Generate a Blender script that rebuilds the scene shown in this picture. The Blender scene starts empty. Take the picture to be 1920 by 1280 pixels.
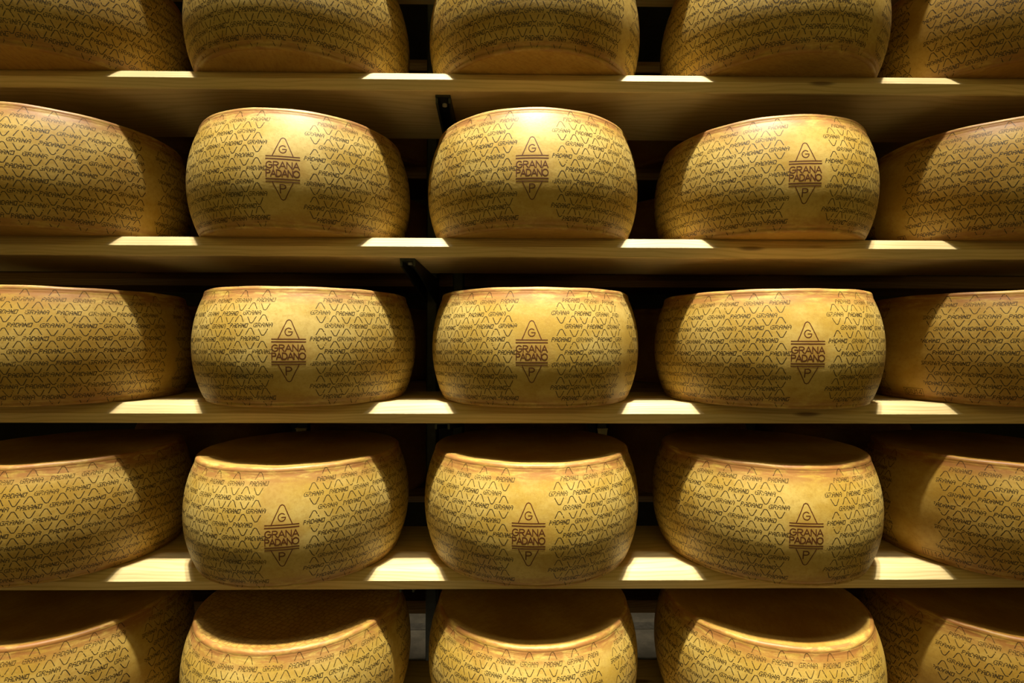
import bpy, math, random
import numpy as np
from mathutils import Matrix, Vector

random.seed(7)
rng = np.random.default_rng(11)
scene = bpy.context.scene
col = scene.collection
CAM_Z = 1.15                        # eye height above the floor

# ------------------------------------------------------------------ camera
YAW, ROLL, FPX = 0.0120, 0.00283, 980.0
cd = bpy.data.cameras.new('camera')
cd.sensor_width = 36.0
cd.lens = FPX / 1920.0 * 36.0
cd.clip_start = 0.05
cam = bpy.data.objects.new('camera', cd)
col.objects.link(cam)
cam.matrix_world = (Matrix.Translation((0, 0, CAM_Z)) @ Matrix.Rotation(-YAW, 4, 'Z')
                    @ Matrix.Rotation(math.pi / 2, 4, 'X') @ Matrix.Rotation(ROLL, 4, 'Z'))
scene.camera = cam

# ------------------------------------------------------------------ world and overhead spots
w = bpy.data.worlds.new('aisle_ambient')
scene.world = w
w.use_nodes = True
bg = w.node_tree.nodes['Background']
bg.inputs['Color'].default_value = (1.0, 0.75, 0.23, 1)
bg.inputs['Strength'].default_value = 0.016

COLX = [-0.876, -0.41, 0.055, 0.522, 0.988]
SPOT_Z = CAM_Z + 5.0
SPOT_Y = -0.02
def spot(x, power, blend=0.5, y=SPOT_Y, soft=0.11):
    ld = bpy.data.lights.new('ceiling_spot', 'SPOT')
    ld.energy = power
    ld.color = (1.0, 0.92, 0.72)
    ld.shadow_soft_size = soft
    ld.spot_size = math.radians(10.5)
    ld.spot_blend = blend
    o = bpy.data.objects.new('ceiling_spot', ld)
    o.location = (x, y, SPOT_Z)
    d = Vector((x, 0.90, CAM_Z - 0.1)) - o.location
    o.rotation_euler = d.to_track_quat('-Z', 'Y').to_euler()
    col.objects.link(o)
GAPX = [-1.109, -0.643, -0.178, 0.289, 0.755, 1.221]      # one lamp over every gap between two columns
for x, p in zip(GAPX, (1450, 1700, 2500, 2750, 1650, 650)):
    spot(x, p)
# second lamp track, over the far side of the aisle
for x, p in zip(COLX, (70, 80, 130, 110, 50)):
    spot(x, p, 0.5, -0.50, 0.20)
# unseen strip lamp, added so the wall opposite bounces frontal fill
ld = bpy.data.lights.new('added_fill_lamp', 'AREA')
ld.shape = 'RECTANGLE'
ld.size = 5.0
ld.size_y = 0.3
ld.spread = math.radians(110)
ld.energy = 68
ld.color = (1.0, 0.93, 0.64)
o = bpy.data.objects.new('added_fill_lamp', ld)
o.location = (0.05, -1.1, CAM_Z + 2.9)
o.rotation_euler = (Vector((0.05, -2.6, CAM_Z - 0.1)) - o.location).to_track_quat('-Z', 'Y').to_euler()
col.objects.link(o)
# lamp of the next aisle, behind the rear rack
ld = bpy.data.lights.new('rear_aisle_lamp', 'AREA')
ld.energy = 1.1
ld.shape = 'RECTANGLE'
ld.size = 3.2
ld.size_y = 0.12
ld.spread = math.radians(15)
ld.color = (1.0, 0.85, 0.6)
o = bpy.data.objects.new('rear_aisle_lamp', ld)
o.location = (0.0, 2.10, CAM_Z + 1.2)
col.objects.link(o)

scene.view_settings.view_transform = 'Standard'
scene.view_settings.look = 'None'
scene.view_settings.gamma = 1.0
scene.view_settings.exposure = 0.0
scene.view_settings.use_curve_mapping = False

# ------------------------------------------------------------------ node helpers
def new_mat(name):
    m = bpy.data.materials.new(name)
    m.use_nodes = True
    nt = m.node_tree
    b = nt.nodes['Principled BSDF']
    return m, nt, b
def N(nt, kind, **kw):
    n = nt.nodes.new(kind)
    for k, v in kw.items():
        if k.startswith('i_'):
            key = k[2:]
            key = int(key) if key.isdigit() else key.replace('_', ' ')
            n.inputs[key].default_value = v
        else:
            setattr(n, k, v)
    return n
def math_n(nt, op, a, b=None, c=None, clamp=False):
    n = nt.nodes.new('ShaderNodeMath')
    n.operation = op
    n.use_clamp = clamp
    for i, v in enumerate((a, b, c)):
        if v is None: continue
        if isinstance(v, (int, float)): n.inputs[i].default_value = v
        else: nt.links.new(v, n.inputs[i])
    return n.outputs[0]
def smooth(nt, v, lo, hi, a=0.0, b=1.0):
    n = nt.nodes.new('ShaderNodeMapRange')
    n.interpolation_type = 'SMOOTHSTEP'
    nt.links.new(v, n.inputs['Value'])
    n.inputs['From Min'].default_value = lo
    n.inputs['From Max'].default_value = hi
    n.inputs['To Min'].default_value = a
    n.inputs['To Max'].default_value = b
    return n.outputs['Result']
def mix(nt, fac, a, b, blend='MIX'):
    n = nt.nodes.new('ShaderNodeMix')
    n.data_type = 'RGBA'
    n.blend_type = blend
    n.clamp_factor = True
    for i, v in ((0, fac), (6, a), (7, b)):
        if isinstance(v, (int, float)): n.inputs[i].default_value = v
        elif isinstance(v, tuple): n.inputs[i].default_value = (*v, 1)
        else: nt.links.new(v, n.inputs[i])
    return n.outputs[2]
def noise(nt, vec, scale, detail=4, rough=0.55, w=None, dist=0.0):
    n = nt.nodes.new('ShaderNodeTexNoise')
    n.noise_dimensions = '4D' if w is not None else '3D'
    n.inputs['Scale'].default_value = scale
    n.inputs['Detail'].default_value = detail
    n.inputs['Roughness'].default_value = rough
    n.inputs['Distortion'].default_value = dist
    nt.links.new(vec, n.inputs['Vector'])
    if w is not None: nt.links.new(w, n.inputs['W'])
    return n.outputs[0]
def mapping(nt, vec, scale):
    n = nt.nodes.new('ShaderNodeMapping')
    n.inputs['Scale'].default_value = scale
    nt.links.new(vec, n.inputs['Vector'])
    return n.outputs[0]

H, RT, RM = 0.2062, 0.186, 0.210

# ------------------------------------------------------------------ materials
def rind_material(name, brand=False, mould=False):
    """waxy cheese rind: ochre with pale and brown clouds, browned edges"""
    m, nt, b = new_mat(name)
    L = nt.links.new
    tc = N(nt, 'ShaderNodeTexCoord')
    oi = N(nt, 'ShaderNodeObjectInfo')
    wv = math_n(nt, 'MULTIPLY', oi.outputs['Random'], 40.0)
    P = tc.outputs['Object']
    sep = N(nt, 'ShaderNodeSeparateXYZ'); L(P, sep.inputs[0])
    x, y, z = sep.outputs
    big = noise(nt, mapping(nt, P, (1, 1, 1.6)), 11, 5, 0.6, wv)
    fine = noise(nt, P, 150, 4, 0.7, wv)
    grain = noise(nt, P, 620, 2, 0.6, wv)
    c = mix(nt, smooth(nt, big, 0.36, 0.66), (0.465, 0.300, 0.050), (0.610, 0.450, 0.135))
    c = mix(nt, smooth(nt, fine, 0.42, 0.72, 0, 0.45), c, (0.35, 0.200, 0.030))
    c = mix(nt, smooth(nt, grain, 0.5, 0.75, 0, 0.30), c, (0.63, 0.47, 0.17))
    # browned bands below the top edge and above the bottom edge
    streak = noise(nt, mapping(nt, P, (1, 1, 5.0)), 26, 5, 0.65, wv, 0.6)
    top = smooth(nt, z, H - 0.040, H - 0.010)
    bot = smooth(nt, z, 0.030, 0.008)
    edge = math_n(nt, 'MAXIMUM', top, math_n(nt, 'MULTIPLY', bot, 0.7))
    e = math_n(nt, 'MULTIPLY', edge, smooth(nt, streak, 0.33, 0.58))
    c = mix(nt, math_n(nt, 'MULTIPLY', e, 0.92), c, (0.32, 0.135, 0.040))
    # scattered rust blotches
    bl = noise(nt, P, 7.5, 3, 0.5, math_n(nt, 'ADD', wv, 9.0))
    c = mix(nt, smooth(nt, bl, 0.60, 0.78, 0, 0.5), c, (0.36, 0.17, 0.040))
    bumpsrc = noise(nt, P, 260, 4, 0.6, wv)
    if brand:
        front = smooth(nt, y, -0.10, -0.15)
        dx = math_n(nt, 'DIVIDE', x, 0.040)
        dz = math_n(nt, 'DIVIDE', math_n(nt, 'SUBTRACT', z, 0.096), 0.036)
        rr = math_n(nt, 'SQRT', math_n(nt, 'ADD', math_n(nt, 'MULTIPLY', dx, dx), math_n(nt, 'MULTIPLY', dz, dz)))
        sc = math_n(nt, 'MULTIPLY', smooth(nt, rr, 1.15, 0.30), front)
        sc = math_n(nt, 'MULTIPLY', sc, smooth(nt, streak, 0.25, 0.62, 0.45, 1.0))
        c = mix(nt, math_n(nt, 'MULTIPLY', sc, 0.65), c, (0.37, 0.185, 0.034))
    if mould:
        dx = math_n(nt, 'DIVIDE', math_n(nt, 'ADD', x, 0.078), 0.020)
        dz = math_n(nt, 'DIVIDE', math_n(nt, 'SUBTRACT', z, 0.058), 0.013)
        rr = math_n(nt, 'SQRT', math_n(nt, 'ADD', math_n(nt, 'MULTIPLY', dx, dx), math_n(nt, 'MULTIPLY', dz, dz)))
        mo = math_n(nt, 'MULTIPLY', smooth(nt, rr, 1.3, 0.1), smooth(nt, fine, 0.3, 0.6, 0.4, 1.0))
        mo = math_n(nt, 'MULTIPLY', mo, smooth(nt, y, 0.0, -0.05))
        c = mix(nt, math_n(nt, 'MULTIPLY', mo, 0.5), c, (0.17, 0.14, 0.075))
    c = mix(nt, 1.0, c, oi.outputs['Color'], 'MULTIPLY')
    L(c, b.inputs['Base Color'])
    b.inputs['Roughness'].default_value = 0.50
    b.inputs['Specular IOR Level'].default_value = 0.45
    bp = N(nt, 'ShaderNodeBump', i_Strength=0.16, i_Distance=0.0012)
    L(bumpsrc, bp.inputs['Height']); L(bp.outputs[0], b.inputs['Normal'])
    return m

def face_material(name='wheel_face', lo=(0.38, 0.215, 0.040), hi=(0.52, 0.340, 0.090)):
    """flat top and bottom of a wheel: browner, smoother, honeycombed where the object alpha says so"""
    m, nt, b = new_mat(name)
    L = nt.links.new
    tc = N(nt, 'ShaderNodeTexCoord'); oi = N(nt, 'ShaderNodeObjectInfo')
    P = tc.outputs['Object']
    wv = math_n(nt, 'MULTIPLY', oi.outputs['Random'], 40.0)
    big = noise(nt, P, 9, 5, 0.6, wv)
    c = mix(nt, smooth(nt, big, 0.35, 0.68), lo, hi)
    fine = noise(nt, mapping(nt, P, (1, 3, 1)), 60, 4, 0.65, wv)
    c = mix(nt, smooth(nt, fine, 0.42, 0.7, 0, 0.4), c, (0.28, 0.135, 0.022))
    honey = math_n(nt, 'SUBTRACT', 1.0, oi.outputs['Alpha'])
    vo = N(nt, 'ShaderNodeTexVoronoi'); vo.feature = 'DISTANCE_TO_EDGE'
    vo.inputs['Scale'].default_value = 95; vo.inputs['Randomness'].default_value = 0.45
    L(P, vo.inputs['Vector'])
    line = smooth(nt, vo.outputs['Distance'], 0.16, 0.02)
    c = mix(nt, math_n(nt, 'MULTIPLY', math_n(nt, 'MULTIPLY', line, honey), 0.55), c, (0.20, 0.09, 0.02))
    c = mix(nt, 1.0, c, oi.outputs['Color'], 'MULTIPLY')
    L(c, b.inputs['Base Color'])
    b.inputs['Roughness'].default_value = 0.5
    h = math_n(nt, 'SUBTRACT', math_n(nt, 'MULTIPLY', fine, 0.3), math_n(nt, 'MULTIPLY', math_n(nt, 'MULTIPLY', line, honey), 1.5))
    bp = N(nt, 'ShaderNodeBump', i_Strength=0.35, i_Distance=0.0012)
    L(h, bp.inputs['Height']); L(bp.outputs[0], b.inputs['Normal'])
    return m

def mark_material(name, dark, lo, hi, fade_top=True, most=0.95, least=0.68):
    """pressed and inked marks; worn thin in clouds, and near the upper edge"""
    m, nt, b = new_mat(name)
    L = nt.links.new
    tc = N(nt, 'ShaderNodeTexCoord'); oi = N(nt, 'ShaderNodeObjectInfo')
    P = tc.outputs['Object']
    wv = math_n(nt, 'MULTIPLY', oi.outputs['Random'], 31.0)
    n1 = noise(nt, P, 34, 4, 0.65, wv)
    vis = smooth(nt, n1, lo, hi, least, most)
    if fade_top:
        sep = N(nt, 'ShaderNodeSeparateXYZ'); L(P, sep.inputs[0])
        vis = math_n(nt, 'MULTIPLY', vis, smooth(nt, sep.outputs[2], H - 0.058, H - 0.018, 1.0, 0.62))
    n2 = noise(nt, P, 120, 3, 0.6, wv)
    c = mix(nt, n2, dark, tuple(v * 2.0 for v in dark))
    L(c, b.inputs['Base Color'])
    b.inputs['Roughness'].default_value = 0.5
    tr = N(nt, 'ShaderNodeBsdfTransparent')
    ms = N(nt, 'ShaderNodeMixShader')
    L(vis, ms.inputs[0]); L(tr.outputs[0], ms.inputs[1]); L(b.outputs[0], ms.inputs[2])
    L(ms.outputs[0], nt.nodes['Material Output'].inputs['Surface'])
    return m

def wood_material(name, pale, dark, tint=(1, 1, 1)):
    m, nt, b = new_mat(name)
    L = nt.links.new
    tc = N(nt, 'ShaderNodeTexCoord'); oi = N(nt, 'ShaderNodeObjectInfo')
    P = tc.outputs['Object']
    wv = math_n(nt, 'MULTIPLY', oi.outputs['Random'], 23.0)
    warp = noise(nt, mapping(nt, P, (2.2, 9, 9)), 1.0, 3, 0.5, wv)
    # growth rings: bands over depth and height, bent by the warp
    sep = N(nt, 'ShaderNodeSeparateXYZ'); L(P, sep.inputs[0])
    ph = math_n(nt, 'ADD', math_n(nt, 'MULTIPLY', sep.outputs[2], 900.0),
                math_n(nt, 'ADD', math_n(nt, 'MULTIPLY', sep.outputs[1], 330.0), math_n(nt, 'MULTIPLY', warp, 60.0)))
    ring = math_n(nt, 'MULTIPLY_ADD', math_n(nt, 'SINE', ph), 0.5, 0.5)
    fibre = noise(nt, mapping(nt, P, (5, 420, 420)), 1.0, 4, 0.7, wv)
    c = mix(nt, smooth(nt, ring, 0.45, 1.0, 0, 0.55), pale, dark)
    c = mix(nt, smooth(nt, fibre, 0.42, 0.72, 0, 0.5), c, dark)
    # knots
    vo = N(nt, 'ShaderNodeTexVoronoi'); vo.inputs['Scale'].default_value = 1.0
    vo.inputs['Randomness'].default_value = 1.0
    L(mapping(nt, P, (3.2, 14, 14)), vo.inputs['Vector'])
    kn = smooth(nt, vo.outputs['Distance'], 0.11, 0.045, 0, 0.8)
    c = mix(nt, kn, c, (0.13, 0.06, 0.02))
    L(c, b.inputs['Base Color'])
    b.inputs['Roughness'].default_value = 0.55
    bp = N(nt, 'ShaderNodeBump', i_Strength=0.2, i_Distance=0.0008)
    L(fibre, bp.inputs['Height']); L(bp.outputs[0], b.inputs['Normal'])
    return m

def plain_material(name, rgb, rough=0.6, metal=0.0, scale=30, amount=0.25, bump=0.1):
    m, nt, b = new_mat(name)
    tc = N(nt, 'ShaderNodeTexCoord')
    n = noise(nt, tc.outputs['Object'], scale, 5, 0.65)
    c = mix(nt, smooth(nt, n, 0.35, 0.7), tuple(v * (1 - amount) for v in rgb), tuple(v * (1 + amount) for v in rgb))
    nt.links.new(c, b.inputs['Base Color'])
    b.inputs['Roughness'].default_value = rough
    b.inputs['Metallic'].default_value = metal
    bp = N(nt, 'ShaderNodeBump', i_Strength=bump, i_Distance=0.002)
    nt.links.new(n, bp.inputs['Height']); nt.links.new(bp.outputs[0], b.inputs['Normal'])
    return m

M_RIND = rind_material('cheese_rind')
M_RIND_B = rind_material('cheese_rind_branded', brand=True)
M_RIND_BM = rind_material('cheese_rind_branded_mould', brand=True, mould=True)
M_FACE = face_material()
M_BASE = face_material('wheel_base', (0.50, 0.32, 0.075), (0.60, 0.41, 0.12))
M_DOT = mark_material('dotted_print', (0.026, 0.016, 0.006), 0.30, 0.55)
M_BRAND = mark_material('burnt_brand', (0.070, 0.020, 0.004), 0.20, 0.45, fade_top=False, most=0.97, least=0.75)
M_STAMP = mark_material('date_stamp_ink', (0.065, 0.030, 0.008), 0.25, 0.5, fade_top=False, most=0.75)
M_WOOD = wood_material('spruce_plank', (0.72, 0.57, 0.30), (0.55, 0.41, 0.17))
M_WOOD_D = wood_material('spruce_plank_shaded', (0.24, 0.14, 0.055), (0.15, 0.075, 0.025))  # rear planks: wood colour darkened to paint the shade between the racks
M_STEEL = plain_material('black_painted_steel', (0.016, 0.020, 0.018), 0.45, 0.0, 60, 0.4)
M_ZINC = plain_material('zinc_steel', (0.62, 0.58, 0.48), 0.5, 0.0, 80, 0.2)
M_FLOOR = plain_material('concrete_floor', (0.20, 0.18, 0.14), 0.8, 0.0, 18, 0.22, 0.2)
M_SHADE_STRIP = plain_material('painted_plank_shadow', (0.13, 0.12, 0.10), 0.6, 0.0, 30, 0.3)  # colour of the plank shadow painted on the rear floor
M_OCHRE = plain_material('fill_bounce_ochre', (0.50, 0.39, 0.12), 0.9, 0.0, 6, 0.2)  # bounce surface for the fill, in place of the opposite rack
M_LIGHT_BLOCK = plain_material('light_block_dark', (0.035, 0.028, 0.02), 0.9, 0.0, 8, 0.2)  # dark colour of the added light-blocking slabs

# ------------------------------------------------------------------ mesh helpers
def mesh_obj(name, verts, faces, mat, parent=None, smooth_sh=False, loc=(0, 0, 0)):
    me = bpy.data.meshes.new(name)
    me.from_pydata([tuple(v) for v in verts], [], [tuple(f) for f in faces])
    me.update()
    if mat: me.materials.append(mat)
    if smooth_sh:
        me.polygons.foreach_set('use_smooth', [True] * len(me.polygons))
    ob = bpy.data.objects.new(name, me)
    ob.location = loc
    col.objects.link(ob)
    if parent: ob.parent = parent
    return ob
def tag(o, label=None, cat=None, group=None, kind=None):
    if label: o['label'] = label
    if cat: o['category'] = cat
    if group: o['group'] = group
    if kind: o['kind'] = kind
    return o
def box_data(x0, x1, y0, y1, z0, z1):
    v = [(x, y, z) for x in (x0, x1) for y in (y0, y1) for z in (z0, z1)]
    f = [(0, 1, 3, 2), (4, 6, 7, 5), (0, 4, 5, 1), (2, 3, 7, 6), (0, 2, 6, 4), (1, 5, 7, 3)]
    return v, f
def bevel(o, wdt, seg=2):
    md = o.modifiers.new('bevel', 'BEVEL')
    md.width = wdt; md.segments = seg; md.limit_method = 'ANGLE'
def prism_x(profile, x0, x1, nx=1):
    """extrude a (y, z) outline along x"""
    n = len(profile)
    v, f = [], []
    for i in range(nx + 1):
        x = x0 + (x1 - x0) * i / nx
        v += [(x, p[0], p[1]) for p in profile]
    for i in range(nx):
        for k in range(n):
            a, b_ = i * n + k, i * n + (k + 1) % n
            f.append((a, b_, b_ + n, a + n))
    f.append(tuple(range(n))[::-1])
    f.append(tuple(range(nx * n, nx * n + n)))
    return v, f

# ------------------------------------------------------------------ setting
Z_SHELF = [CAM_Z + 0.4942 - 0.3037 * i for i in range(5)]      # plank tops, rows from the top
TH = 0.0367
v, f = box_data(-5, 5, -6.0, 4.2, -0.1, 0.0)
tag(mesh_obj('floor', v, f, M_FLOOR), kind='structure')
v, f = box_data(-4, 4, 2.085, 2.135, -0.02, 0.0015)  # darker strip painting the rear plank's shadow on the floor
tag(mesh_obj('floor_shade_strip_1', v, f, M_SHADE_STRIP), kind='structure')
v, f = box_data(-5, 5, -2.7, -2.6, 0, CAM_Z + 2.4)  # unseen wall, added to bounce soft fill onto the wheel fronts
tag(mesh_obj('fill_bounce_wall', v, f, M_OCHRE), kind='structure')
v, f = box_data(-4, 4, 2.5, 2.6, 0, CAM_Z + 1.3)  # dark wall added to keep light from leaking in behind the racks
tag(mesh_obj('light_block_back', v, f, M_LIGHT_BLOCK), kind='structure')
v, f = box_data(-2.65, -2.55, 0.98, 2.5, 0, CAM_Z + 1.3)  # both side walls are added to shut ambient light out between the racks
tag(mesh_obj('light_block_left', v, f, M_LIGHT_BLOCK), kind='structure')
v, f = box_data(2.55, 2.65, 0.98, 2.5, 0, CAM_Z + 1.3)
tag(mesh_obj('light_block_right', v, f, M_LIGHT_BLOCK), kind='structure')
v, f = box_data(-2.65, 2.65, 0.98, 2.6, CAM_Z + 1.3, CAM_Z + 1.4)  # unseen slab added to block light from above, in place of upper tiers
tag(mesh_obj('light_block_top', v, f, M_LIGHT_BLOCK), kind='structure')

# ------------------------------------------------------------------ planks
YF, YB = 0.952, 1.188
def plank_profile(y0, y1, flip=False):
    t = TH
    pts = [(y0, -0.0185), (y0 + 0.0042, -0.0125), (y0 + 0.0095, -0.0050), (y0 + 0.0150, 0.0),
           (y1 - 0.006, 0.0), (y1, -0.006), (y1, -t + 0.004), (y1 - 0.004, -t),
           (y0 + 0.0065, -t), (y0 + 0.0043, -t + 0.0012), (y0 + 0.0004, -0.0200)]
    if flip: pts = [(y0 + y1 - p[0], p[1]) for p in pts][::-1]
    return pts
row_words = ['topmost row', 'second row', 'middle row', 'fourth row', 'bottom row']
pl_labels = ['pale spruce shelf plank with dark knots under the topmost row of wheels',
             'pale spruce shelf plank under the second row of wheels from the top',
             'pale spruce shelf plank under the middle row of wheels at eye level',
             'pale spruce shelf plank under the fourth row, its upper side in view',
             'shadowed spruce shelf plank under the bottom row of wheels']
plank_me = None
for i in range(-1, 5):
    zt = Z_SHELF[0] + 0.3037 if i < 0 else Z_SHELF[i]
    if plank_me is None:
        v, f = prism_x(plank_profile(YF, YB), -2.4, 2.4, 1)
        po = mesh_obj('shelf_plank', v, f, M_WOOD, loc=(0, 0, zt))
        plank_me = po.data
    else:
        po = bpy.data.objects.new('shelf_plank', plank_me)
        po.location = (0, 0, zt); col.objects.link(po)
    po.location.x = (0.0, 0.07, -0.06, 0.045, -0.03, 0.02)[i + 1]
    tag(po, 'spruce shelf plank overhead, above the topmost row of wheels' if i < 0 else pl_labels[i],
        'shelf', 'planks of the front rack')
# rear rack planks, their shade painted into a darker wood
rear_me = None
for i in range(-1, 4):
    zt = Z_SHELF[0] + 0.3037 if i < 0 else Z_SHELF[i]
    if rear_me is None:
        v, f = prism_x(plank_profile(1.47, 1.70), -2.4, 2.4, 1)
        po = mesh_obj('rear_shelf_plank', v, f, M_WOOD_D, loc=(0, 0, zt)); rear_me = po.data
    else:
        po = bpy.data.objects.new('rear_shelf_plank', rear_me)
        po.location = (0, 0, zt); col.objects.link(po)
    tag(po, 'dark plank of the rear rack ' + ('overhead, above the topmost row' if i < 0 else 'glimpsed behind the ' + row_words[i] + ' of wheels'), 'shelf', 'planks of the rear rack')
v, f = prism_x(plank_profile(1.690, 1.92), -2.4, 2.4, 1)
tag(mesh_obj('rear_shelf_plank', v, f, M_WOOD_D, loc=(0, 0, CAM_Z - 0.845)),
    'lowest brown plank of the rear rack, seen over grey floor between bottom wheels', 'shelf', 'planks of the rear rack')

# ------------------------------------------------------------------ steel uprights with bracket arms
def upright(x, rows, label, w=0.026, arm_w=0.028, y=1.315):
    root = bpy.data.objects.new('rack_upright', None)
    root.location = (x, y, 0); root.empty_display_size = 0.05
    col.objects.link(root)
    tag(root, label, 'upright')
    v, f = box_data(-w / 2, w / 2, -0.025, 0.025, 0, CAM_Z + 1.29)
    o = mesh_obj('post', v, f, M_STEEL, root); bevel(o, 0.003)
    v, f = box_data(-0.03, 0.03, -0.05, 0.05, 0, 0.008)
    o = mesh_obj('foot_plate', v, f, M_STEEL, root); bevel(o, 0.002)
    for zt in rows:
        zb = zt - TH
        y0, y1 = 0.972 - y, -0.025
        h = arm_w / 2
        t = 0.004                                         # an inverted channel: web on top, two tapering flanges
        v, f = box_data(-h, h, y0, y1, zb - t, zb)
        arm = mesh_obj('bracket_arm', v, f, M_STEEL, root)
        for s in (-1, 1):
            xa, xb = (s * h - s * 0.004, s * h)
            vv = [(xx, yy, zz) for xx in (xa, xb) for (yy, zz) in
                  ((y0 + 0.004, zb - t), (y0 + 0.004, zb - 0.014), (y1, zb - 0.060), (y1, zb - t))]
            ff = [(0, 1, 2, 3), (7, 6, 5, 4), (0, 4, 5, 1), (1, 5, 6, 2), (2, 6, 7, 3), (3, 7, 4, 0)]
            mesh_obj('flange', vv, ff, M_STEEL, arm)
        nb = 10                                            # bolt head through the web
        ring = [(0.0045 * math.cos(2 * math.pi * k / nb), y0 + 0.030 + 0.0045 * math.sin(2 * math.pi * k / nb)) for k in range(nb)]
        vv = [(a, b_, zb - t) for a, b_ in ring] + [(a, b_, zb - t - 0.004) for a, b_ in ring]
        ff = [(k, (k + 1) % nb, nb + (k + 1) % nb, nb + k) for k in range(nb)] + [tuple(range(nb, 2 * nb))]
        mesh_obj('bolt', vv, ff, M_ZINC, arm)
    return root
ZOVER = Z_SHELF[0] + 0.3037
upright(-0.183, [Z_SHELF[1], Z_SHELF[3]], 'black steel upright whose bracket arm holds the plank under the second row')
upright(-0.118, [ZOVER, Z_SHELF[0], Z_SHELF[2], Z_SHELF[4]], 'black steel upright whose bracket arm holds the plank under the topmost row')
def clip_post(x, label):
    root = bpy.data.objects.new('rack_post', None)
    root.location = (x, 1.325, 0); root.empty_display_size = 0.05
    col.objects.link(root)
    tag(root, label, 'post')
    v, f = box_data(-0.012, 0.012, -0.012, 0.012, 0, CAM_Z - 0.155)
    o = mesh_obj('post', v, f, M_STEEL, root); bevel(o, 0.002)
    za = CAM_Z - 0.2185; zb_ = CAM_Z - 0.2410
    vv = [(-0.0125, -0.020, za), (0.0125, -0.020, za), (0.0095, -0.020, zb_), (-0.0095, -0.020, zb_)]
    vv += [(a, b_ + 0.0075, c) for a, b_, c in vv]
    ff = [(0, 3, 2, 1), (4, 5, 6, 7), (0, 1, 5, 4), (1, 2, 6, 5), (2, 3, 7, 6), (3, 0, 4, 7)]
    c = mesh_obj('clip', vv, ff, M_ZINC, root)
    v, f = box_data(-0.0135, 0.0135, -0.024, -0.0125, za, za + 0.002)
    mesh_obj('lip', v, f, M_ZINC, c)
clip_post(0.243, 'slim black post with a small zinc clip above the centre wheel of the fourth row')
clip_post(-0.508, 'slim black post with a dim zinc clip above the fourth-row wheel left of centre')

# ------------------------------------------------------------------ the cheese wheel
def rz(z):
    return RM - (RM - RT) * np.abs(2 * np.asarray(z, float) / H - 1) ** 2.1
def wheel_body_mesh(name, side, seed):
    r_ = np.random.default_rng(seed)
    prof = [(0.0, 0.0), (0.06, 0.0), (0.12, 0.0), (0.1790, 0.0), (0.1815, 0.0), (0.1842, 0.0005), (0.1862, 0.0018), (0.1873, 0.0036), (0.1876, 0.0052), (0.1874, 0.0068)]
    nface0 = 4
    for z in np.linspace(0.0085, H - 0.0105, 60):
        prof.append((float(rz(z)), float(z)))
    rt = float(rz(H - 0.010))
    prof += [(rt + 0.0002, H - 0.0082), (rt - 0.0002, H - 0.0077), (rt - 0.0001, H - 0.0071), (rt - 0.0006, H - 0.0046),
             (rt - 0.0014, H - 0.0027), (rt - 0.0028, H - 0.0011), (rt - 0.0047, H - 0.0003), (rt - 0.0068, H), (rt - 0.0085, H)]
    ntop = len(prof)
    prof += [(0.165, H - 0.0006), (0.12, H - 0.0012), (0.06, H - 0.0014), (0.0, H - 0.0014)]
    S = 240
    ph = r_.uniform(0, 6.28, 6); am = np.zeros(6)
    verts, faces, mats = [], [], []
    verts.append((0, 0, 0.0))
    rings = prof[1:-1]
    for (r, z) in rings:
        for k in range(S):
            th = 2 * math.pi * k / S
            d = sum(am[j] * math.sin((j + 2) * th + ph[j] + z * 20) for j in range(6)) * (r / 0.2)
            edge = 0.0
            if z > H - 0.004 and r > 0.16:
                edge = 0.0006 * math.sin(9 * th + ph[0]) * math.sin(4 * th + ph[1])
            zz = z if z <= 0.0 else z + edge
            verts.append(((r + d) * math.sin(th), -(r + d) * math.cos(th), zz))
    verts.append((0, 0, H - 0.0014))
    last = len(verts) - 1
    nr = len(rings)
    for k in range(S):
        faces.append((0, 1 + k, 1 + (k + 1) % S)); mats.append(2)
    for i in range(nr - 1):
        a, b_ = 1 + i * S, 1 + (i + 1) * S
        face = rings[i + 1][1] <= 1e-9 or rings[i][1] >= H - 1e-9 or (i >= ntop - 2)
        for k in range(S):
            k2 = (k + 1) % S
            faces.append((a + k, b_ + k, b_ + k2, a + k2)); mats.append((2 if rings[i + 1][1] <= 1e-9 else 1) if face else 0)
    a = 1 + (nr - 1) * S
    for k in range(S):
        faces.append((a + (k + 1) % S, a + k, last)); mats.append(1)
    me = bpy.data.meshes.new(name)
    me.from_pydata(verts, [], faces)
    me.materials.append(side); me.materials.append(M_FACE); me.materials.append(M_BASE)
    me.polygons.foreach_set('material_index', mats)
    me.polygons.foreach_set('use_smooth', [True] * len(faces))
    me.update()
    # make the normals point outward
    import bmesh
    bm = bmesh.new(); bm.from_mesh(me)
    bmesh.ops.recalc_face_normals(bm, faces=bm.faces)
    bm.to_mesh(me); bm.free()
    return me

_rt = float(rz(H - 0.010))
SIDE_Z = [0.0005, 0.0018, 0.0036, 0.0052, 0.0068] + list(np.linspace(0.0085, H - 0.0105, 60)) + [H - 0.0082, H - 0.0071, H - 0.0046, H - 0.0027]
SIDE_R = [0.1842, 0.1862, 0.1873, 0.1876, 0.1874] + [float(rz(q)) for q in np.linspace(0.0085, H - 0.0105, 60)] + [_rt + 0.0002, _rt - 0.0001, _rt - 0.0006, _rt - 0.0014]
def on_wheel(u, z, off):
    """u: arc length in metres measured on the belly, z: height -> points on the barrel"""
    u = np.asarray(u, float); z = np.asarray(z, float)
    th = u / RM
    r = np.interp(z, SIDE_Z, SIDE_R) + off
    return np.stack([r * np.sin(th), -r * np.cos(th), z], -1)

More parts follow.
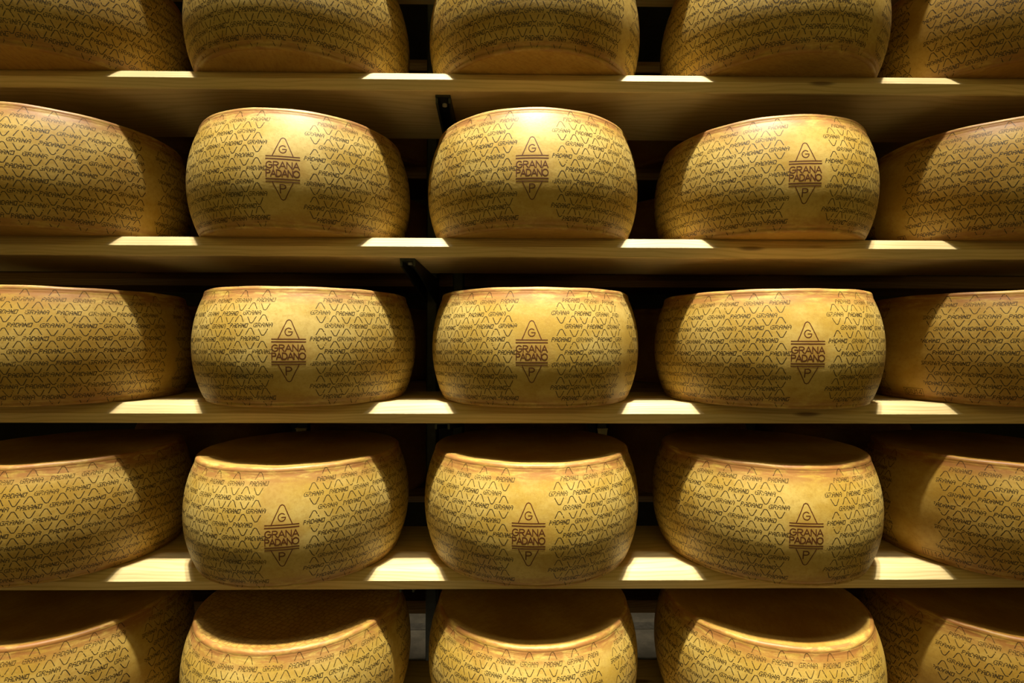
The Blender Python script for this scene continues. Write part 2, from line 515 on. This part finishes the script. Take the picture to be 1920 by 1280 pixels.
GLYPH = {'G': ['.###', '#...', '#.##', '#..#', '.###'], 'R': ['###.', '#..#', '###.', '#.#.', '#..#'],
         'A': ['.##.', '#..#', '####', '#..#', '#..#'], 'N': ['#..#', '##.#', '####', '#.##', '#..#'],
         'P': ['###.', '#..#', '###.', '#...', '#...'], 'D': ['###.', '#..#', '#..#', '#..#', '###.'],
         'O': ['####', '#..#', '#..#', '#..#', '####']}
DP = 0.00150
def word_dots(word):
    lp = 0.0334 / 5 if word == 'GRANA' else 0.0342 / 6
    px = 0.00128 if word == 'PADANO' else 0.00148
    pts = []
    for i, ch in enumerate(word):
        x0 = (i - (len(word) - 1) / 2) * lp
        for r, line in enumerate(GLYPH[ch]):
            for c, q in enumerate(line):
                if q == '#':
                    yy = (2 - r) * DP
                    pts.append((x0 + (c - 1.5) * px + yy * 0.30, yy, 0.0))
    return np.array(pts)
def arch_dashes():
    """dashed pointed arch standing over a word: list of (u, v, angle)"""
    pl = [(-0.0078, 0.0062), (-0.0027, 0.0157), (-0.0014, 0.0170), (0.0014, 0.0170), (0.0027, 0.0157), (0.0078, 0.0062)]
    pts = []
    seglen = [math.dist(pl[i], pl[i + 1]) for i in range(len(pl) - 1)]
    tot = sum(seglen); n = 15
    for k in range(n):
        s = tot * (k + 0.5) / n
        i = 0
        while s > seglen[i] and i < len(seglen) - 1:
            s -= seglen[i]; i += 1
        a, b_ = pl[i], pl[i + 1]
        t = s / seglen[i]
        pts.append((a[0] + (b_[0] - a[0]) * t, a[1] + (b_[1] - a[1]) * t, math.atan2(b_[1] - a[1], b_[0] - a[0])))
    return np.array(pts)
WD = {'GRANA': word_dots('GRANA'), 'PADANO': word_dots('PADANO')}
AR = arch_dashes()
VR = AR.copy(); VR[:, 1] *= -1; VR[:, 2] *= -1
ROWZ = [0.1825, 0.1607, 0.1393, 0.1172, 0.0957, 0.0750, 0.0553, 0.0361, 0.0175]
PITCH = math.radians(11.75) * RM
SEQ = 'PGGPPGGPP'
def belt_mesh(name, spans, seed):
    """spans: list of (side, a0, a1, first_odd, first_even) in degrees; words march away from first_*"""
    r_ = np.random.default_rng(seed)
    C, A, HW, HH = [], [], [], []
    def put(pts, cu, cv, hw, hh, tilt, lim):
        p = pts[r_.random(len(pts)) > 0.035]
        if len(p) == 0: return
        u = cu + p[:, 0] + r_.normal(0, 0.00008, len(p)); vv = cv + p[:, 1] + p[:, 0] * tilt + r_.normal(0, 0.00008, len(p))
        k = (u > lim[0]) & (u < lim[1]) & (vv > 0.0030) & (vv < H - 0.0058)
        n = int(k.sum())
        C.append(np.stack([u[k], vv[k]], -1)); A.append(p[k, 2]); HW.append(np.full(n, hw)); HH.append(np.full(n, hh))
    for (sgn, a0, a1, odd, even, tilt) in spans:
        lim = (math.radians(a0) * RM, math.radians(a1) * RM)
        for i, z in enumerate(ROWZ):
            u = math.radians(odd if i % 2 == 0 else even) * RM
            wd = SEQ[i]
            while lim[0] - 0.02 < u < lim[1] + 0.02:
                d = abs(u)
                cv = z + tilt * u + 0.0006 * math.sin(u * 23 + i)
                put(WD['GRANA' if wd == 'G' else 'PADANO'], u, cv, 0.00064, 0.00067, tilt, lim)
                put(AR, u, cv, 0.00088, 0.00068, tilt, lim)
                put(VR, u + 0.0006, cv, 0.00088, 0.00068, tilt, lim)
                wd = 'P' if wd == 'G' else 'G'
                u += sgn * PITCH
    C = np.concatenate(C); A = np.concatenate(A); HW = np.concatenate(HW); HH = np.concatenate(HH)
    ca, sa = np.cos(A), np.sin(A)
    P = []
    for sx, sy in ((-1, -1), (1, -1), (1, 1), (-1, 1)):
        dx, dy = sx * HW, sy * HH
        P.append(on_wheel(C[:, 0] + dx * ca - dy * sa, C[:, 1] + dx * sa + dy * ca, 0.00009))
    V = np.stack(P, 1).reshape(-1, 3)
    n = len(C)
    F = np.arange(4 * n).reshape(n, 4)
    me = bpy.data.meshes.new(name)
    me.from_pydata(V.tolist(), [], F.tolist())
    me.update(); me.materials.append(M_DOT)
    return me

def strokes_mesh(name, strokes, mat, off, u0=0.0, z0=0.0):
    """strokes: list of (points in mm, width in mm)"""
    Q = []
    for pts, wd in strokes:
        for (a, b_) in zip(pts[:-1], pts[1:]):
            a = np.array(a, float); b_ = np.array(b_, float)
            Ln = np.linalg.norm(b_ - a)
            if Ln < 1e-6: continue
            d = (b_ - a) / Ln; nrm = np.array([-d[1], d[0]]) * wd / 2
            a = a - d * wd * 0.42; b_ = b_ + d * wd * 0.42
            m_ = max(1, int(math.ceil(Ln / 4.0)))
            for k in range(m_):
                p = a + (b_ - a) * k / m_; q = a + (b_ - a) * (k + 1) / m_
                Q.append((p - nrm, q - nrm, q + nrm, p + nrm))
    Q = np.array(Q).reshape(-1, 2) / 1000.0
    V = on_wheel(Q[:, 0] + u0, Q[:, 1] + z0, off)
    F = np.arange(len(V)).reshape(-1, 4)
    me = bpy.data.meshes.new(name)
    me.from_pydata(V.tolist(), [], F.tolist()); me.update()
    me.materials.append(mat)
    return me

def arc(cx, cy, rx, ry, a0, a1, n=18):
    return [(cx + rx * math.cos(math.radians(a0 + (a1 - a0) * k / n)), cy + ry * math.sin(math.radians(a0 + (a1 - a0) * k / n))) for k in range(n + 1)]
def letter(ch, x, y, w_, h):
    """strokes of a geometric capital in the box at (x, y) bottom left"""
    if ch == 'A': return [[(x, y), (x + w_ / 2, y + h), (x + w_, y)], [(x + w_ * .2, y + h * .33), (x + w_ * .8, y + h * .33)]]
    if ch == 'N': return [[(x, y), (x, y + h), (x + w_, y), (x + w_, y + h)]]
    if ch == 'P': return [[(x, y), (x, y + h)], [(x, y + h), (x + w_ * .5, y + h)] + arc(x + w_ * .5, y + h * .75, w_ * .5, h * .25, 90, -90, 10) + [(x, y + h * .5)]]
    if ch == 'R': return letter('P', x, y, w_, h) + [[(x + w_ * .45, y + h * .5), (x + w_, y)]]
    if ch == 'D': return [[(x, y), (x, y + h), (x + w_ * .3, y + h)] + arc(x + w_ * .3, y + h / 2, w_ * .7, h / 2, 90, -90, 14) + [(x, y)]]
    if ch == 'O': return [arc(x + w_ / 2, y + h / 2, w_ / 2, h / 2, 0, 360, 24)]
    if ch == 'G': return [arc(x + w_ / 2, y + h / 2, w_ / 2, h / 2, 48, 360, 22) + [(x + w_ * .48, y + h / 2)]]
    if ch == 'I': return [[(x + w_ / 2, y), (x + w_ / 2, y + h)]]
    if ch == 'U': return [[(x, y + h), (x, y + h * .35)] + arc(x + w_ / 2, y + h * .35, w_ / 2, h * .35, 180, 360, 10) + [(x + w_, y + h)]]
    if ch == '1': return [[(x, y + h * .75), (x + w_ * .6, y + h), (x + w_ * .6, y)]]
    if ch == '4': return [[(x + w_ * .75, y), (x + w_ * .75, y + h), (x, y + h * .33), (x + w_, y + h * .33)]]
    if ch == 'M': return [[(x, y), (x, y + h), (x + w_ / 2, y + h * .4), (x + w_, y + h), (x + w_, y)]]
    return []
def text(t, x, y, widths, h, gap, sw):
    out = []
    for ch, w_ in zip(t, widths):
        out += [(s, sw) for s in letter(ch, x, y, w_, h)]
        x += w_ + gap
    return out
def emblem_strokes():
    s = []
    for yy, sw in ((19.4, 1.7), (15.0, 2.0), (-18.0, 2.0), (-22.4, 1.8)):
        s.append(([(-26.5, yy), (26.5, yy)], sw))
    for sg, base, tip in ((1, 19.4, 52.0), (-1, -22.4, -52.0)):
        p = [(-16.8, base), (-5.2, tip - sg * 6.0)] + [(x_, tip - sg * 6.0 + sg * yy) for x_, yy in
             ((-4.2, 2.4), (-2.6, 4.6), (0, 5.6), (2.6, 4.6), (4.2, 2.4))] + [(5.2, tip - sg * 6.0), (16.8, base)]
        s.append((p, 1.55))
    s += text('GRANA', -26.0, -0.4, (9.8, 7.6, 9.6, 8.2, 9.4), 10.4, 1.9, 1.65)
    s += text('PADANO', -26.2, -13.6, (6.4, 8.4, 7.4, 8.6, 7.2, 9.6), 10.2, 1.0, 1.7)
    s += [(p, 1.5) for p in letter('G', -5.7, 25.4, 11.4, 12.4)]
    s += [(p, 1.9) for p in letter('P', -4.2, -40.4, 8.8, 13.2)]
    return s
def stamp_strokes(t, wds):
    tot = sum(wds) + 2.2 * (len(wds) - 1)
    x0 = -tot
    s = text(t, x0, 0, wds, 9.0, 2.2, 1.1)
    s.append(([(x0 - 3, -2.6), (3, -2.6), (2.4, 11.6), (x0 - 3, 11.6), (x0 - 3, -2.6)], 0.9))
    return s

BODY = [wheel_body_mesh('rind', M_RIND, 3), wheel_body_mesh('rind', M_RIND, 5)]
BODY_B = [wheel_body_mesh('rind', M_RIND_B, 8), wheel_body_mesh('rind', M_RIND_BM, 9)]
BELT_A = belt_mesh('belt_marking', [(-1, -125, -3, -11.4, -17.2, 0.012), (1, 3, 125, 20.0, 13.8, 0.0)], 1)
BELT_A2 = belt_mesh('belt_marking', [(-1, -125, -3, -11.4, -17.2, 0.012), (1, 3, 49.5, 20.0, 13.8, 0.0), (1, 55, 125, 60.0, 66.0, 0.0)], 2)
BELT_B = belt_mesh('belt_marking', [(-1, -170, 0, -2.0, -7.8, 0.004), (1, 7, 150, 17.0, 11.0, -0.004)], 4)
BELT_C = belt_mesh('belt_marking', [(-1, -170, -15, -18.0, -24.0, 0.004), (1, 7, 150, 17.0, 11.0, -0.004)], 6)
BRAND = strokes_mesh('brand_mark', emblem_strokes(), M_BRAND, 0.00014, 0.0, 0.0965)
STAMPS = {'GIU14': strokes_mesh('date_stamp', stamp_strokes('GIU14', (7, 2, 6, 3.6, 6)), M_STAMP, 0.00014, math.radians(5.0) * RM, 0.0125),
          'MG14': strokes_mesh('date_stamp', stamp_strokes('III14', (3, 3, 6, 3.6, 6)), M_STAMP, 0.00014, math.radians(9) * RM, 0.0125),
          '14': strokes_mesh('date_stamp', stamp_strokes('14', (3.6, 6)), M_STAMP, 0.00014, math.radians(5) * RM, 0.0105)}

def azimuth_for(px, X, Y, R):
    """angle round the wheel (0 = facing the aisle) of the surface line that shows at image column px"""
    best = None
    for k in range(-1000, 1001):
        a = math.radians(k * 0.1)
        xw, yw = X + R * math.sin(a), Y - R * math.cos(a)
        xc, yc = math.cos(YAW) * xw - math.sin(YAW) * yw, math.sin(YAW) * xw + math.cos(YAW) * yw
        # visible side only
        if (math.sin(a) * xw - math.cos(a) * yw) > 0: continue
        e = abs(960 + FPX * xc / yc - px)
        if best is None or e < best[0]: best = (e, a)
    return best[1]

Y0 = 1.0694
FIT = {(1, 1): (-.4139, 1.0074, .006), (1, 2): (.056, 1.0063, .0035), (1, 3): (.5326, .9963, -.0018),
       (2, 1): (-.4107, .9988, .009), (2, 2): (.0529, .9982, -.0016), (2, 3): (.5225, .9882, .0104),
       (3, 1): (-.3991, 1.0014, .0078), (3, 2): (.0587, .9823, -.0014), (3, 3): (.5189, .9922, -.0099),
       (4, 1): (-.4088, .9938, -.0038), (4, 2): (.0521, 1.0203, .0018), (4, 3): (.521, 1.005, .0009),
       (5, 1): (-.4054, 1.0078, -.011), (5, 2): (.056, .9963, -.0016), (5, 3): (.5224, 1.0013, -.0083),
       (1, 0): (-.876, 1.0, 0), (2, 0): (-.878, 1.006, -.004), (3, 0): (-.872, 1.0, 0), (4, 0): (-.876, 1.0, 0), (5, 0): (-.874, 1.0, 0),
       (1, 4): (.99, 1.0, 0), (2, 4): (.986, 1.0, 0), (3, 4): (.99, 1.0, 0), (4, 4): (.984, 1.0, 0), (5, 4): (.984, 1.0, 0)}
EMBLEM_PX = {(2, 1): 529, (2, 2): 997, (2, 3): 1510, (3, 1): 541, (3, 2): 997, (3, 3): 1516, (4, 1): 529, (4, 2): 992, (4, 3): 1514}
SEAM_PX = {(1, 2): 1168, (1, 3): 1640, (5, 0): 245, (5, 1): 738, (5, 2): 1134, (2, 0): 272, (3, 0): 312,
           (2, 4): 1668, (3, 4): 1700, (4, 4): 1722, (5, 4): 1722}
SEAM_AZ = {(1, 0): 105, (1, 1): 104, (4, 0): 108, (5, 3): -104, (1, 4): -75}
STAMP_ON = {(2, 4): '14', (3, 4): 'GIU14', (4, 4): 'MG14'}
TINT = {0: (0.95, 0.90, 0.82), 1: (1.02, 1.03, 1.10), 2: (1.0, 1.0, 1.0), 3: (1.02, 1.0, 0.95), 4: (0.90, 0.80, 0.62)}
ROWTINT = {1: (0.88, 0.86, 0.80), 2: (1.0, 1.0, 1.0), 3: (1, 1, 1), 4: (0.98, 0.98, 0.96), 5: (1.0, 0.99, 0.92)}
COLW = ['at the far left edge', 'left of centre', 'in the centre', 'right of centre', 'at the far right edge']
ROWW = {1: 'in the topmost row', 2: 'in the second row from the top', 3: 'in the middle row',
        4: 'in the fourth row from the top', 5: 'in the bottom row'}
SPECIAL = {(2, 2): 'branded cheese wheel with a rusty blotch on its rim, centre of the second row',
           (3, 2): 'branded cheese wheel at the very centre of the picture, middle row',
           (3, 1): 'branded cheese wheel with a grey mould smudge, middle row, left of centre',
           (3, 4): 'plain cheese wheel with a boxed GIU 14 stamp, middle row, far right',
           (4, 4): 'plain cheese wheel with a boxed stamp low on its side, fourth row, far right',
           (2, 4): 'plain cheese wheel with a small boxed 14 stamp, second row, far right',
           (5, 1): 'cheese wheel with honeycomb texture on its top, bottom row, left of centre'}

def make_wheel(r, c):
    X, S, dY = FIT[(r, c)]
    Y = Y0 + dY
    root = bpy.data.objects.new('cheese_wheel', None)
    root.empty_display_size = 0.1
    root.location = (X, Y, Z_SHELF[r - 1])
    root.scale = (S, S, S if (r, c) != (3, 2) else 1.0)
    col.objects.link(root)
    brand = (r, c) in EMBLEM_PX
    if brand: az = azimuth_for(EMBLEM_PX[(r, c)], X, Y, RM * S)
    elif (r, c) in SEAM_PX: az = azimuth_for(SEAM_PX[(r, c)], X, Y, RM * S)
    else: az = math.radians(SEAM_AZ[(r, c)])
    root.rotation_euler = (0, 0, az)
    lab = SPECIAL.get((r, c)) or (('diamond-branded cheese wheel ' if brand else 'unbranded cheese wheel ') + ROWW[r] + ', ' + COLW[c])
    tag(root, lab, 'cheese wheel', 'cheese wheels on the front rack')
    me = (BODY_B[1] if c == 1 else BODY_B[0]) if brand else BODY[(r + c) % 2]
    b = bpy.data.objects.new('rind', me)
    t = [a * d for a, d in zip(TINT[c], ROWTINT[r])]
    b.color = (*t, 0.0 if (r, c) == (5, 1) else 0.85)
    col.objects.link(b); b.parent = root
    m_ = bpy.data.objects.new('belt_marking', BELT_A2 if (r, c) == (3, 2) else BELT_A if brand else BELT_C if (r, c) in STAMP_ON else BELT_B)
    col.objects.link(m_); m_.parent = root
    tag(m_, 'dotted dark words and arches all round the side', kind='stuff')
    if brand:
        e = bpy.data.objects.new('brand_mark', BRAND)
        col.objects.link(e); e.parent = root
        tag(e, 'burnt brown diamond emblem with lettering', kind='stuff')
    if (r, c) in STAMP_ON:
        e = bpy.data.objects.new('date_stamp', STAMPS[STAMP_ON[(r, c)]])
        col.objects.link(e); e.parent = root
        tag(e, 'faint boxed stamp', kind='stuff')
    return root
for r in range(1, 6):
    for c in range(5):
        make_wheel(r, c)

# wheels of the rear rack, dark shapes behind the gaps
for i in range(4):
    for c in range(5):
        root = bpy.data.objects.new('rear_cheese_wheel', None)
        root.location = (COLX[c] + 0.01 * math.sin(5 * i + c), 1.585, Z_SHELF[i])
        root.rotation_euler = (0, 0, random.uniform(0, 6))
        root.empty_display_size = 0.1
        col.objects.link(root)
        tag(root, 'unlit cheese wheel on the rear rack, a dark shape behind the front wheels', 'cheese wheel', 'cheese wheels on the rear rack')
        b = bpy.data.objects.new('rind', BODY[c % 2]); b.color = (0.5, 0.36, 0.28, 1)  # tint lowered to paint the rear rack's shade into the rind
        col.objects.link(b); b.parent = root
